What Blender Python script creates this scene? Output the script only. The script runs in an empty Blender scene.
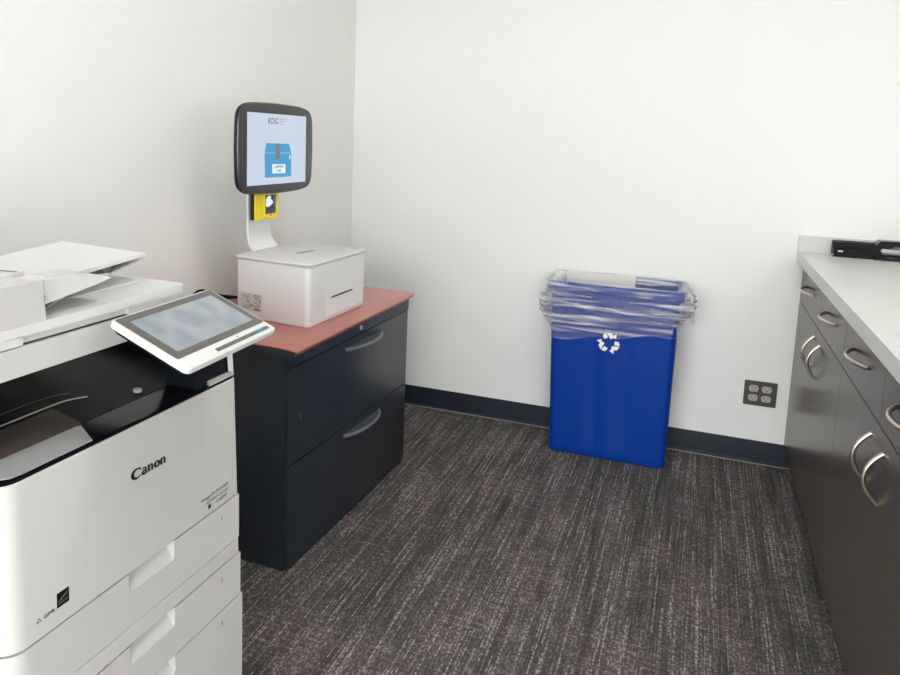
import bpy, bmesh, math, random
from mathutils import Vector, Matrix, noise
PI = math.pi
SC = bpy.context.scene
COL = SC.collection

# ------------------------------------------------------------------ camera
cd = bpy.data.cameras.new('camera'); cam = bpy.data.objects.new('camera', cd); COL.objects.link(cam)
cr_ = Vector((0.931681, 0.361612, 0.034749)); cdn = Vector((0.082244, -0.116790, -0.989745)); cf = Vector((-0.353845, 0.924985, -0.138551))
cam.matrix_world = Matrix(((cr_.x, -cdn.x, -cf.x, 0.0), (cr_.y, -cdn.y, -cf.y, -3.32255), (cr_.z, -cdn.z, -cf.z, 1.30552), (0, 0, 0, 1)))
cd.sensor_width = 36; cd.lens = 29.671; cd.shift_x = 0.0407; cd.shift_y = -0.10497
cd.clip_start = 0.02
SC.camera = cam
# ------------------------------------------------------------------ world, exposure, lights
w = bpy.data.worlds.new('world'); SC.world = w; w.use_nodes = True
w.node_tree.nodes['Background'].inputs[0].default_value = (0.97, 0.985, 1, 1)
w.node_tree.nodes['Background'].inputs[1].default_value = 8.5  # strong fill added to even out the walls, enters by the open end
SC.view_settings.view_transform = 'Standard'; SC.view_settings.look = 'None'
SC.view_settings.gamma = 1; SC.view_settings.use_curve_mapping = False
SC.view_settings.exposure = -0.09
CEIL = 3.0
LIGHTS = [(0.0, -1.95, 25)]
for i, (lx, ly, pw) in enumerate(LIGHTS):
    ld = bpy.data.lights.new('troffer_lamp', 'AREA'); ld.shape = 'RECTANGLE'; ld.size = 1.15; ld.size_y = 0.56
    ld.energy = pw; ld.color = (1.0, 1.0, 1.0)
    lo = bpy.data.objects.new('troffer_lamp', ld); COL.objects.link(lo); lo.location = (lx, ly, CEIL - 0.03)

# ------------------------------------------------------------------ materials
def lin(c):
    return tuple(((v / 255) / 12.92 if v / 255 <= 0.04045 else ((v / 255 + 0.055) / 1.055) ** 2.4) for v in c) + (1,)
MATS = {}
def mat(name, rgb, rough=0.5, metal=0.0, spec=0.5, bump=0.0, bscale=200, var=0.0, vscale=8, coat=0.0, alpha=None):
    m = bpy.data.materials.new(name); m.use_nodes = True
    nt = m.node_tree; b = nt.nodes['Principled BSDF']
    b.inputs['Base Color'].default_value = lin(rgb); b.inputs['Roughness'].default_value = rough
    b.inputs['Metallic'].default_value = metal; b.inputs['Specular IOR Level'].default_value = spec
    b.inputs['Coat Weight'].default_value = coat
    tc = nt.nodes.new('ShaderNodeTexCoord')
    if var > 0:
        n = nt.nodes.new('ShaderNodeTexNoise'); n.inputs['Scale'].default_value = vscale; n.inputs['Detail'].default_value = 4
        nt.links.new(tc.outputs['Object'], n.inputs['Vector'])
        r = nt.nodes.new('ShaderNodeMix'); r.data_type = 'RGBA'
        c = lin(rgb)
        r.inputs[6].default_value = tuple(v * (1 - var) for v in c[:3]) + (1,)
        r.inputs[7].default_value = tuple(min(1, v * (1 + var)) for v in c[:3]) + (1,)
        nt.links.new(n.outputs['Fac'], r.inputs[0]); nt.links.new(r.outputs[2], b.inputs['Base Color'])
    if bump > 0:
        n2 = nt.nodes.new('ShaderNodeTexNoise'); n2.inputs['Scale'].default_value = bscale; n2.inputs['Detail'].default_value = 3
        nt.links.new(tc.outputs['Object'], n2.inputs['Vector'])
        bp = nt.nodes.new('ShaderNodeBump'); bp.inputs['Strength'].default_value = bump; bp.inputs['Distance'].default_value = 0.002
        nt.links.new(n2.outputs['Fac'], bp.inputs['Height']); nt.links.new(bp.outputs['Normal'], b.inputs['Normal'])
    MATS[name] = m
    return m
def grain(name, c1, c2, scale, rough, lo=0.35, hi=0.65, coat=0.0, spec=0.5):
    m = bpy.data.materials.new(name); m.use_nodes = True; nt = m.node_tree; b = nt.nodes['Principled BSDF']
    b.inputs['Roughness'].default_value = rough; b.inputs['Coat Weight'].default_value = coat; b.inputs['Specular IOR Level'].default_value = spec
    tc = nt.nodes.new('ShaderNodeTexCoord'); mp = nt.nodes.new('ShaderNodeMapping'); mp.inputs['Scale'].default_value = scale
    n = nt.nodes.new('ShaderNodeTexNoise'); n.inputs['Scale'].default_value = 1; n.inputs['Detail'].default_value = 6; n.inputs['Roughness'].default_value = 0.6
    n.inputs['Distortion'].default_value = 0.4
    r = nt.nodes.new('ShaderNodeValToRGB'); r.color_ramp.elements[0].position = lo; r.color_ramp.elements[1].position = hi
    r.color_ramp.elements[0].color = lin(c1); r.color_ramp.elements[1].color = lin(c2)
    nt.links.new(tc.outputs['Object'], mp.inputs[0]); nt.links.new(mp.outputs[0], n.inputs['Vector'])
    nt.links.new(n.outputs['Fac'], r.inputs[0]); nt.links.new(r.outputs[0], b.inputs['Base Color'])
    return m
def emis(name, rgb, st, rough=0.2):
    m = mat(name, (10, 10, 10), rough); b = m.node_tree.nodes['Principled BSDF']
    b.inputs['Emission Color'].default_value = lin(rgb); b.inputs['Emission Strength'].default_value = st
    return m
M_wall = mat('painted_wall', (237, 237, 233), 0.75, bump=0.12, bscale=260, spec=0.3)
M_ceil = mat('ceiling_tile', (205, 205, 202), 0.9, bump=0.4, bscale=160)
M_base = mat('rubber_baseboard', (30, 36, 45), 0.5, spec=0.2, var=0.12, vscale=20)
M_white = mat('white_plastic', (202, 200, 196), 0.42, bump=0.1, bscale=600)
M_white2 = mat('bright_white_plastic', (216, 216, 213), 0.38, bump=0.05, bscale=600)
M_offwhite = mat('kiosk_white', (230, 232, 230), 0.4)
M_grey = mat('grey_plastic', (176, 176, 172), 0.35)
M_black = mat('black_plastic', (11, 15, 20), 0.5, spec=0.2, bump=0.08, bscale=500)
M_tray = mat('tray_black', (7, 10, 14), 0.5, spec=0.12)
M_gloss = mat('gloss_black', (12, 16, 20), 0.2, spec=0.25)
M_seam = mat('seam_dark', (40, 38, 37), 0.6)
M_sill = mat('pale_grey', (186, 186, 184), 0.3, metal=0.3)
M_reflect = mat('reflected_brown', (78, 71, 66), 0.35)
M_bezel = mat('bezel_grey', (98, 94, 90), 0.3)
M_ink = mat('black_ink', (14, 14, 14), 0.5)
M_greyink = mat('grey_ink', (110, 108, 106), 0.5)
M_cab = mat('charcoal_steel', (38, 43, 49), 0.32, bump=0.15, bscale=900, var=0.06, vscale=12)
M_pull = mat('grey_pull', (112, 114, 118), 0.3, metal=0.35)
M_pulld = mat('grey_pull_dark', (66, 69, 73), 0.45)
M_wood = grain('cherry_laminate', (168, 88, 76), (190, 110, 94), (26, 1.6, 26), 0.3, 0.3, 0.7, coat=0.3)
M_lam = grain('grey_wood_laminate', (71, 64, 56), (85, 77, 68), (160, 160, 2.2), 0.25, 0.3, 0.7, spec=0.25)
M_top = mat('white_solid_surface', (206, 206, 201), 0.3, var=0.03, vscale=300)
M_nickel = mat('brushed_nickel', (205, 196, 180), 0.28, metal=1.0)
M_chrome = mat('chrome', (215, 215, 215), 0.12, metal=1.0)
M_blue = mat('blue_plastic', (4, 55, 142), 0.38, bump=0.04, bscale=300, spec=0.16)
M_markwhite = mat('white_mark', (235, 235, 232), 0.5)
M_yellow = mat('yellow_plastic', (240, 218, 30), 0.4)
M_moni = mat('monitor_bezel', (52, 49, 55), 0.28)
M_monib = mat('monitor_black', (20, 18, 24), 0.15)
M_plate = mat('outlet_plate', (84, 79, 75), 0.3, metal=0.2)
M_recep = mat('receptacle_grey', (176, 172, 168), 0.35)
M_paper = mat('white_card', (232, 230, 226), 0.8)
M_label = mat('label_stock', (196, 194, 190), 0.5)
M_screen = emis('kiosk_screen', (206, 220, 238), 0.93)
M_artblue = emis('screen_box_blue', (52, 152, 204), 1.0)
M_artwhite = emis('screen_white', (235, 244, 252), 1.0)
M_artgrey = emis('screen_tape_grey', (118, 122, 130), 0.9)
M_artink = emis('screen_ink', (86, 100, 116), 0.8)
M_cyan = emis('cyan_led', (60, 170, 200), 0.8)
M_devdark = mat('device_screen_dark', (46, 44, 54), 0.2)
M_devwhite = emis('device_screen_white', (235, 245, 255), 0.95)
M_devblue = emis('device_screen_blue', (20, 90, 140), 0.8)
M_diff = emis('light_diffuser', (250, 252, 255), 2.0, 0.6)

# touch panel glass: faint cloudy backlit picture
M_touch = emis('touch_screen', (190, 198, 206), 0.78, 0.15)
nt = M_touch.node_tree; b = nt.nodes['Principled BSDF']
tc = nt.nodes.new('ShaderNodeTexCoord'); n = nt.nodes.new('ShaderNodeTexNoise'); n.inputs['Scale'].default_value = 22; n.inputs['Detail'].default_value = 1
r = nt.nodes.new('ShaderNodeValToRGB'); r.color_ramp.elements[0].position = 0.35; r.color_ramp.elements[1].position = 0.7
r.color_ramp.elements[0].color = lin((172, 184, 194)); r.color_ramp.elements[1].color = lin((204, 208, 210))
nt.links.new(tc.outputs['Object'], n.inputs['Vector']); nt.links.new(n.outputs['Fac'], r.inputs[0]); nt.links.new(r.outputs[0], b.inputs['Emission Color'])

# plastic film of the bag
M_film = bpy.data.materials.new('clear_bag_film'); M_film.use_nodes = True
nt = M_film.node_tree; b = nt.nodes['Principled BSDF']
b.inputs['Base Color'].default_value = lin((222, 222, 226)); b.inputs['Roughness'].default_value = 0.22
tr = nt.nodes.new('ShaderNodeBsdfTransparent'); tr.inputs[0].default_value = (0.97, 0.97, 0.98, 1)
lw = nt.nodes.new('ShaderNodeLayerWeight'); lw.inputs['Blend'].default_value = 0.35
mr = nt.nodes.new('ShaderNodeMapRange'); mr.inputs['From Min'].default_value = 0.1; mr.inputs['From Max'].default_value = 0.9
mr.inputs['To Min'].default_value = 0.0; mr.inputs['To Max'].default_value = 0.6
mx = nt.nodes.new('ShaderNodeMixShader')
out = nt.nodes['Material Output']
# doubled pleats of the film are milkier: long thin diagonal bands
tcf = nt.nodes.new('ShaderNodeTexCoord'); mpf = nt.nodes.new('ShaderNodeMapping'); mpf.inputs['Rotation'].default_value = (0, -0.2, 0); mpf.inputs['Scale'].default_value = (2.6, 3.0, 42)
nf = nt.nodes.new('ShaderNodeTexNoise'); nf.inputs['Scale'].default_value = 1; nf.inputs['Detail'].default_value = 3; nf.inputs['Distortion'].default_value = 0.7
rf = nt.nodes.new('ShaderNodeValToRGB'); rf.color_ramp.elements[0].position = 0.50; rf.color_ramp.elements[1].position = 0.66
rf.color_ramp.elements[0].color = (.10, .10, .10, 1); rf.color_ramp.elements[1].color = (.72, .72, .72, 1)
ad = nt.nodes.new('ShaderNodeMath'); ad.operation = 'ADD'; ad.use_clamp = True
nt.links.new(tcf.outputs['Object'], mpf.inputs[0]); nt.links.new(mpf.outputs[0], nf.inputs['Vector']); nt.links.new(nf.outputs['Fac'], rf.inputs[0])
nt.links.new(lw.outputs['Facing'], mr.inputs['Value']); nt.links.new(mr.outputs[0], ad.inputs[0]); nt.links.new(rf.outputs[0], ad.inputs[1]); nt.links.new(ad.outputs[0], mx.inputs[0])
nt.links.new(tr.outputs[0], mx.inputs[1]); nt.links.new(b.outputs[0], mx.inputs[2]); nt.links.new(mx.outputs[0], out.inputs[0])

# carpet: woven streaks that run along y, with mauve and grey-green patches
M_carpet = bpy.data.materials.new('woven_carpet'); M_carpet.use_nodes = True
nt = M_carpet.node_tree; b = nt.nodes['Principled BSDF']; b.inputs['Roughness'].default_value = 0.95; b.inputs['Specular IOR Level'].default_value = 0.15
L = nt.links.new
tc = nt.nodes.new('ShaderNodeTexCoord')
def mapped(scale):
    mp = nt.nodes.new('ShaderNodeMapping'); mp.inputs['Scale'].default_value = scale; L(tc.outputs['Object'], mp.inputs[0]); return mp
def nz(scale, detail=2, rough=0.5):
    mp = mapped(scale); n = nt.nodes.new('ShaderNodeTexNoise'); n.inputs['Scale'].default_value = 1; n.inputs['Detail'].default_value = detail
    n.inputs['Roughness'].default_value = rough; L(mp.outputs[0], n.inputs['Vector']); return n.outputs['Fac']
def wn(scale):
    mp = mapped(scale); fl = nt.nodes.new('ShaderNodeVectorMath'); fl.operation = 'FLOOR'; L(mp.outputs[0], fl.inputs[0])
    n = nt.nodes.new('ShaderNodeTexWhiteNoise'); L(fl.outputs[0], n.inputs['Vector']); return n.outputs['Value']
def ramp(src, p0, p1, c0=(0, 0, 0, 1), c1=(1, 1, 1, 1)):
    r = nt.nodes.new('ShaderNodeValToRGB'); r.color_ramp.elements[0].position = p0; r.color_ramp.elements[1].position = p1
    r.color_ramp.elements[0].color = c0; r.color_ramp.elements[1].color = c1; L(src, r.inputs[0]); return r.outputs[0]
def mth(op, a, c):
    m = nt.nodes.new('ShaderNodeMath'); m.operation = op
    for i, v in enumerate((a, c)):
        if isinstance(v, (int, float)): m.inputs[i].default_value = v
        else: L(v, m.inputs[i])
    return m.outputs[0]
def mixc(f, a, c):
    m = nt.nodes.new('ShaderNodeMix'); m.data_type = 'RGBA'
    if isinstance(f, float): m.inputs[0].default_value = f
    else: L(f, m.inputs[0])
    for i, v in ((6, a), (7, c)):
        if isinstance(v, tuple): m.inputs[i].default_value = v
        else: L(v, m.inputs[i])
    return m.outputs[2]
patch = ramp(nz((6, 3.6, 1), 2), 0.44, 0.56)
base = mixc(patch, lin((58, 58, 54)), lin((67, 60, 60)))
soft = ramp(nz((26, 1.8, 1), 3, 0.6), 0.35, 0.75)
fine = ramp(nz((210, 3.0, 1), 1), 0.42, 0.66)
cross = ramp(nz((7, 95, 1), 2), 0.45, 0.72)
dots = ramp(wn((215, 150, 1)), 0.35, 0.95)
def threads(cells, frac, seed):
    mp = mapped(cells); off = nt.nodes.new('ShaderNodeVectorMath'); off.operation = 'ADD'; off.inputs[1].default_value = (seed, 0, 0); L(mp.outputs[0], off.inputs[0])
    sx_ = nt.nodes.new('ShaderNodeSeparateXYZ'); L(off.outputs[0], sx_.inputs[0])
    fx_ = mth('FLOOR', sx_.outputs[0], 0)
    w1_ = nt.nodes.new('ShaderNodeTexWhiteNoise'); w1_.noise_dimensions = '1D'; L(fx_, w1_.inputs['W'])
    yy_ = mth('FLOOR', mth('ADD', sx_.outputs[1], mth('MULTIPLY', w1_.outputs['Value'], 37.0)), 0)
    cb = nt.nodes.new('ShaderNodeCombineXYZ'); L(fx_, cb.inputs[0]); L(yy_, cb.inputs[1])
    w2_ = nt.nodes.new('ShaderNodeTexWhiteNoise'); L(cb.outputs[0], w2_.inputs['Vector'])
    return ramp(w2_.outputs['Value'], 1 - frac, 1 - frac + 0.01)
th = mth('MAXIMUM', threads((240, 3.1, 1), 0.085, 3.0), threads((300, 5.5, 1), 0.06, 17.0))
amt = mth('ADD', mth('MULTIPLY', soft, 0.26), mth('MULTIPLY', fine, 0.22))
amt = mth('ADD', amt, mth('MULTIPLY', mth('MULTIPLY', cross, patch), 0.24))
amt = mth('ADD', amt, mth('MULTIPLY', th, 0.42))
amt = mth('MULTIPLY', amt, mth('ADD', mth('MULTIPLY', dots, 1.25), 0.30))
amt = mth('MINIMUM', amt, 1.0)
L(mixc(amt, base, lin((166, 157, 154))), b.inputs['Base Color'])
bp = nt.nodes.new('ShaderNodeBump'); bp.inputs['Strength'].default_value = 0.5; bp.inputs['Distance'].default_value = 0.003
L(dots, bp.inputs['Height']); L(bp.outputs['Normal'], b.inputs['Normal'])

# ------------------------------------------------------------------ mesh helpers
def rrect(x0, y0, x1, y1, r, n=6):
    pts = []
    for cx, cy, a0 in ((x1 - r, y1 - r, 0), (x0 + r, y1 - r, PI / 2), (x0 + r, y0 + r, PI), (x1 - r, y0 + r, 3 * PI / 2)):
        for i in range(n + 1):
            a = a0 + PI / 2 * i / n; pts.append((cx + r * math.cos(a), cy + r * math.sin(a)))
    return pts
class MB:
    def __init__(s): s.bm = bmesh.new(); s.mats = [] ; s.mi = 0
    def _fin(s, verts, bev, seg, sel=None):
        if bev > 0:
            vs = set(verts)
            es = [e for e in s.bm.edges if e.verts[0] in vs and e.verts[1] in vs and len(e.link_faces) == 2 and e.calc_face_angle(0) > 0.5]
            if sel: es = [e for e in es if sel(e)]
            bmesh.ops.bevel(s.bm, geom=es, offset=bev, segments=seg, profile=0.5, affect='EDGES')
        return s
    def box(s, x0, y0, z0, x1, y1, z1, bev=0.0, seg=2, sel=None):
        P = [(x0, y0, z0), (x1, y0, z0), (x1, y1, z0), (x0, y1, z0), (x0, y0, z1), (x1, y0, z1), (x1, y1, z1), (x0, y1, z1)]
        return s.hexa(P, bev, seg, sel)
    def hexa(s, P, bev=0.0, seg=2, sel=None):
        v = [s.bm.verts.new(p) for p in P]
        for f in ((0, 3, 2, 1), (4, 5, 6, 7), (0, 1, 5, 4), (1, 2, 6, 5), (2, 3, 7, 6), (3, 0, 4, 7)): s.bm.faces.new([v[i] for i in f])
        return s._fin(v, bev, seg, sel)
    def prism(s, pts, axis, a, c, bev=0.0, seg=2, sel=None):
        def P(p, t):
            if axis == 'x': return (t, p[0], p[1])
            if axis == 'y': return (p[0], t, p[1])
            return (p[0], p[1], t)
        A = [s.bm.verts.new(P(p, a)) for p in pts]; B = [s.bm.verts.new(P(p, c)) for p in pts]
        n = len(pts)
        s.bm.faces.new(A[::-1]); s.bm.faces.new(B)
        for i in range(n): s.bm.faces.new((A[i], A[(i + 1) % n], B[(i + 1) % n], B[i]))
        return s._fin(A + B, bev, seg, sel)
    def loft(s, rings, cap=(True, True), close=True):
        R = [[s.bm.verts.new(p) for p in r] for r in rings]; n = len(rings[0])
        for a, c in zip(R, R[1:]):
            for i in range(n if close else n - 1): s.bm.faces.new((a[i], a[(i + 1) % n], c[(i + 1) % n], c[i]))
        if cap[0]: s.bm.faces.new(R[0][::-1])
        if cap[1]: s.bm.faces.new(R[-1])
        return s
    def tube(s, path, r, n=10, flat=1.0):
        path = [Vector(p) for p in path]; rings = []
        up = Vector((0, 0, 1))
        t0 = (path[1] - path[0]).normalized()
        nrm = t0.cross(up)
        if nrm.length < 0.1: nrm = t0.cross(Vector((1, 0, 0)))
        nrm.normalize()
        for i, p in enumerate(path):
            t = (path[min(i + 1, len(path) - 1)] - path[max(i - 1, 0)]).normalized()
            nrm = (nrm - t * nrm.dot(t)).normalized(); bn = t.cross(nrm)
            rings.append([p + nrm * (r * math.cos(2 * PI * k / n)) + bn * (r * flat * math.sin(2 * PI * k / n)) for k in range(n)])
        return s.loft(rings)
    def cyl(s, c, axis, r, h, n=20, bev=0.0):
        pts = [(r * math.cos(2 * PI * k / n), r * math.sin(2 * PI * k / n)) for k in range(n)]
        i = 'xyz'.index(axis)
        o = [(c[1], c[2]), (c[0], c[2]), (c[0], c[1])][i]
        return s.prism([(p[0] + o[0], p[1] + o[1]) for p in pts], axis, c[i], c[i] + h, bev)
    def stroke(s, pts, ws, fn, th):
        """flat ribbon glyph of varying width; fn maps (u, v, depth) to space"""
        pts = [Vector(p) for p in pts]; A = []; B = []
        for i, p in enumerate(pts):
            t = (pts[min(i + 1, len(pts) - 1)] - pts[max(i - 1, 0)]).normalized(); nn = Vector((-t.y, t.x))
            A.append(p + nn * ws[i]); B.append(p - nn * ws[i])
        for i in range(len(pts) - 1):
            q = [A[i], A[i + 1], B[i + 1], B[i]]
            f = [s.bm.verts.new(fn(v.x, v.y, th)) for v in q]; g = [s.bm.verts.new(fn(v.x, v.y, 0)) for v in q]
            s.bm.faces.new(f); s.bm.faces.new(g[::-1])
            for k in range(4): s.bm.faces.new((f[k], g[k], g[(k + 1) % 4], f[(k + 1) % 4]))
        return s
    def poly(s, pts, fn, th):
        f = [s.bm.verts.new(fn(p[0], p[1], th)) for p in pts]; g = [s.bm.verts.new(fn(p[0], p[1], 0)) for p in pts]
        s.bm.faces.new(f); s.bm.faces.new(g[::-1]); n = len(pts)
        for k in range(n): s.bm.faces.new((f[k], g[k], g[(k + 1) % n], f[(k + 1) % n]))
        return s
    def xf(s, M):
        bmesh.ops.transform(s.bm, matrix=M, verts=s.bm.verts); return s
    def build(s, name, m, parent=None, ang=0.6, kind=None, label=None):
        bm = s.bm
        bmesh.ops.recalc_face_normals(bm, faces=bm.faces)
        for f in bm.faces: f.smooth = True
        for e in bm.edges:
            if len(e.link_faces) != 2 or e.calc_face_angle(0) > ang: e.smooth = False
        org = Vector((0, 0, 0))
        if parent is not None: org = Vector(parent.get('_org', (0, 0, 0)))
        bmesh.ops.translate(bm, vec=-org, verts=bm.verts)
        me = bpy.data.meshes.new(name); bm.to_mesh(me); bm.free(); me.materials.append(m)
        o = bpy.data.objects.new(name, me); COL.objects.link(o)
        if parent is not None: o.parent = parent; o['_org'] = tuple(org)
        if kind: o['kind'] = kind
        if label: o['label'] = label
        return o
def thing(name, label, cat, loc, rotz=0.0, local=False, group=None):
    o = bpy.data.objects.new(name, None); COL.objects.link(o); o.location = loc; o.rotation_euler = (0, 0, rotz)
    o.empty_display_size = 0.1
    o['label'] = label; o['category'] = cat
    if group: o['group'] = group
    o['_org'] = (0.0, 0.0, 0.0) if local else tuple(loc)
    return o
def tag(o, label, cat, group=None):
    o['label'] = label; o['category'] = cat
    if group: o['group'] = group
    return o
def text(name, s, size, m, parent, origin, ux, uy, align='LEFT', th=0.0004, sx=1.0):
    cu = bpy.data.curves.new(name, 'FONT'); cu.body = s; cu.size = size; cu.extrude = th; cu.align_x = align; cu.resolution_u = 3
    to = bpy.data.objects.new(name, cu); COL.objects.link(to)
    dg = bpy.context.evaluated_depsgraph_get(); me = bpy.data.meshes.new_from_object(to.evaluated_get(dg))
    bpy.data.objects.remove(to)
    ux = Vector(ux).normalized(); uy = Vector(uy).normalized(); uz = ux.cross(uy); org = Vector(parent.get('_org', (0, 0, 0)))
    o3 = Vector(origin) - org
    for v in me.vertices: v.co = o3 + ux * v.co.x * sx + uy * v.co.y + uz * v.co.z
    me.materials.clear(); me.materials.append(m)
    o = bpy.data.objects.new(name, me); COL.objects.link(o); o.parent = parent; o['_org'] = tuple(org)
    return o

# ------------------------------------------------------------------ room shell
XL, XR, YF = -1.605, 1.095, -4.6   # unseen end behind the camera, left open to let added fill light in
MB().box(XL - 2.5, YF - 3.5, -.05, XR + 2.5, .1, 0).build('floor', M_carpet, kind='structure')
MB().box(XL - 1.5, YF - 1.6, CEIL, XR + 1.5, .1, CEIL + .08).build('ceiling', M_ceil, kind='structure')  # carried past the open end to cut high light from outside
MB().box(XL, 0, 0, XR, .1, CEIL).build('wall_back', M_wall, kind='structure')
MB().box(XL - .1, YF, 0, XL, .1, CEIL).build('wall_left', M_wall, kind='structure')
MB().box(XR, YF, 0, XR + .1, .1, CEIL).build('wall_right', M_wall, kind='structure')
MB().box(XL, YF - .1, 2.05, XR, YF, CEIL).build('light_cut_header', M_wall, kind='structure')   # unseen header, added to cut the upper light through the opening
bprof = [(0, 0), (-.014, 0), (-.013, .003), (-.0075, .010), (-.006, .018), (-.005, .094), (-.004, .0965), (0, .0965)]
MB().prism(bprof, 'x', XL + .008, .485).build('baseboard_back', M_base, kind='structure')
MB().prism([(XL - p[0], p[1]) for p in bprof], 'y', YF, 0).build('baseboard_left', M_base, kind='structure')
# white sealant line where the cove base meets the carpet
MB().prism([(-.0142, 0), (-.018, 0), (-.0145, .004)], 'x', XL + .02, .485).build('trim_1', M_greyink, kind='structure')
for i, (lx, ly, pw) in enumerate(LIGHTS):
    t = thing('ceiling_light', 'recessed rectangular ceiling light panel ' + 'above the middle of the carpet', 'ceiling light', (lx, ly, CEIL))
    f = MB()
    for a in ((-.61, -.31, .61, -.285), (-.61, .285, .61, .31), (-.61, -.285, -.585, .285), (.585, -.285, .61, .285)):
        f.box(lx + a[0], ly + a[1], CEIL - .012, lx + a[2], ly + a[3], CEIL - .0005, .002)
    f.build('frame', M_white2, t)
    MB().prism(rrect(lx - .584, ly - .284, lx + .584, ly + .284, .01, 3), 'z', CEIL - .008, CEIL - .001, .002).build('diffuser', M_diff, t)

# ------------------------------------------------------------------ base cabinets on the right
FX = .4137
def bow(c, axis, half, out, r=.0052):
    pts = []
    for k in range(17):
        q = -1 + k / 8; u = half * q; d = out * (1 - q * q) - (0.001 if k in (0, 16) else 0)
        if axis == 'y': pts.append((FX - d, c[0] + u, c[1]))
        else: pts.append((FX - d, c[0], c[1] + u))
    return pts
def unit(y_far, y_mid, y_near, dh, wh, label):
    t = thing('base_cabinet', label, 'cabinet', (.72, (y_far + y_near) / 2, 0), group='grey laminate base cabinets')
    MB().box(FX + .021, y_near + .001, .1, 1.085, y_far - .001, .872, .001).build('carcass', M_lam, t)
    MB().box(FX + .075, y_near + .001, 0, 1.08, y_far - .001, .0995).build('toe_kick', M_base, t)
    for k, (a, c) in enumerate(((y_far, y_mid), (y_mid, y_near))):
        d = MB().box(FX, c + .0018, .7165, FX + .0205, a - (.0018 if a < 0 else .003), .870, .0012).build('drawer_front', M_lam, t)
        h = MB().tube(bow((wh[k], .797), 'y', .097, .031), .0052, 12)
        h.build('handle', M_nickel, d, label='curved brushed nickel pull')
        d = MB().box(FX, c + .0007, .094, FX + .0205, a - .0007, .7135, .0007).build('door', M_lam, t)
        MB().tube(bow((dh[k], .6145), 'z', .058, .032), .0052, 12).build('handle', M_nickel, d, label='upright curved brushed nickel pull')
    return t
unit(-.002, -.522, -.998, (-.460, -.594), (-.255, -.742), 'grey wood-grain base cabinet in the corner against the back wall, two drawers over two doors')
unit(-1.000, -1.479, -1.96, (-1.413, -1.540), (-1.214, -1.689), 'grey wood-grain base cabinet nearest the camera, at the right edge of the photo')
t = thing('countertop', 'white solid-surface worktop lying on the grey base cabinets', 'countertop', (.71, -1.0, .873))
MB().box(FX - .0263, -1.99, .8732, 1.094, -.001, .914, .0025, 3).build('worktop_slab', M_top, t)
MB().box(FX - .0263, -.0205, .9141, 1.094, -.0008, .978, .0015).build('backsplash', M_top, t)

# heavy duty hole punch on the worktop
t = thing('hole_punch', 'long black desktop hole punch lying on the white worktop by the wall', 'hole punch', (.68, -.07, .914))
MB().prism(rrect(.50, -.098, .86, -.026, .008), 'z', .9142, .926, .003).prism(rrect(.632, -.112, .90, -.03, .012), 'z', .9142, .929, .003).build('base', M_black, t)
MB().prism([(-.094, .926), (-.094, .944), (-.088, .951), (-.078, .953), (-.070, .968), (-.052, .974), (-.034, .970), (-.030, .926)], 'x', .500, .66, .003).build('punch_body', M_black, t)
MB().prism([(.62, .945), (.655, .985), (.72, .9865), (.90, .980), (.915, .968), (.90, .960), (.70, .966), (.668, .948), (.64, .930)], 'y', -.088, -.034, .004, 3).build('lever', M_gloss, t)
MB().prism([(.655, .944), (.90, .938), (.90, .950), (.66, .957)], 'y', -.0925, -.084, .0015).build('chrome_bar', M_chrome, t)
MB().box(.515, -.0950, .9335, .532, -.0935, .9395, .0003).build('sticker', M_markwhite, t)
MB().tube([(.494 + .009 * math.cos(a), -.092 + .009 * math.sin(a), .921) for a in [2 * PI * k / 20 for k in range(21)]], .0018, 8).build('ring', M_nickel, t)
MB().tube([(.672 + .03 * k, -.1135, .926 - .0 * k) for k in range(2)], .0012, 6).build('logo_strip', M_greyink, t)

# wall outlet
t = thing('wall_outlet', 'dark grey double wall outlet plate above the black baseboard', 'outlet', (.305, -.003, .303))
pm = Matrix.Rotation(0, 4, 'Y')
MB().prism(rrect(.2425, .2505, .3675, .355, .004), 'y', -.0065, -.0005, .0025, 3).build('plate', M_plate, t)
for cx in (.2785, .3285):
    for cz in (.3235, .2835):
        o = [(cx + .0185 * math.cos(a), cz + max(-.0135, min(.0135, .0175 * math.sin(a)))) for a in [2 * PI * k / 28 for k in range(28)]]
        rc = MB().prism(o, 'y', -.0095, -.006, .0008).build('receptacle', M_recep, t)
        s = MB(); s.box(cx - .0085, -.0099, cz - .001, cx - .006, -.0094, cz + .0095); s.box(cx + .006, -.0099, cz, cx + .0085, -.0094, cz + .0085)
        s.cyl((cx, -.0099, cz - .0065), 'y', .0026, .0005, 12); s.build('slots', M_ink, rc)
    MB().cyl((cx, -.0078, .3035), 'y', .0025, .0015, 12).build('screw', M_plate, t)

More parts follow.
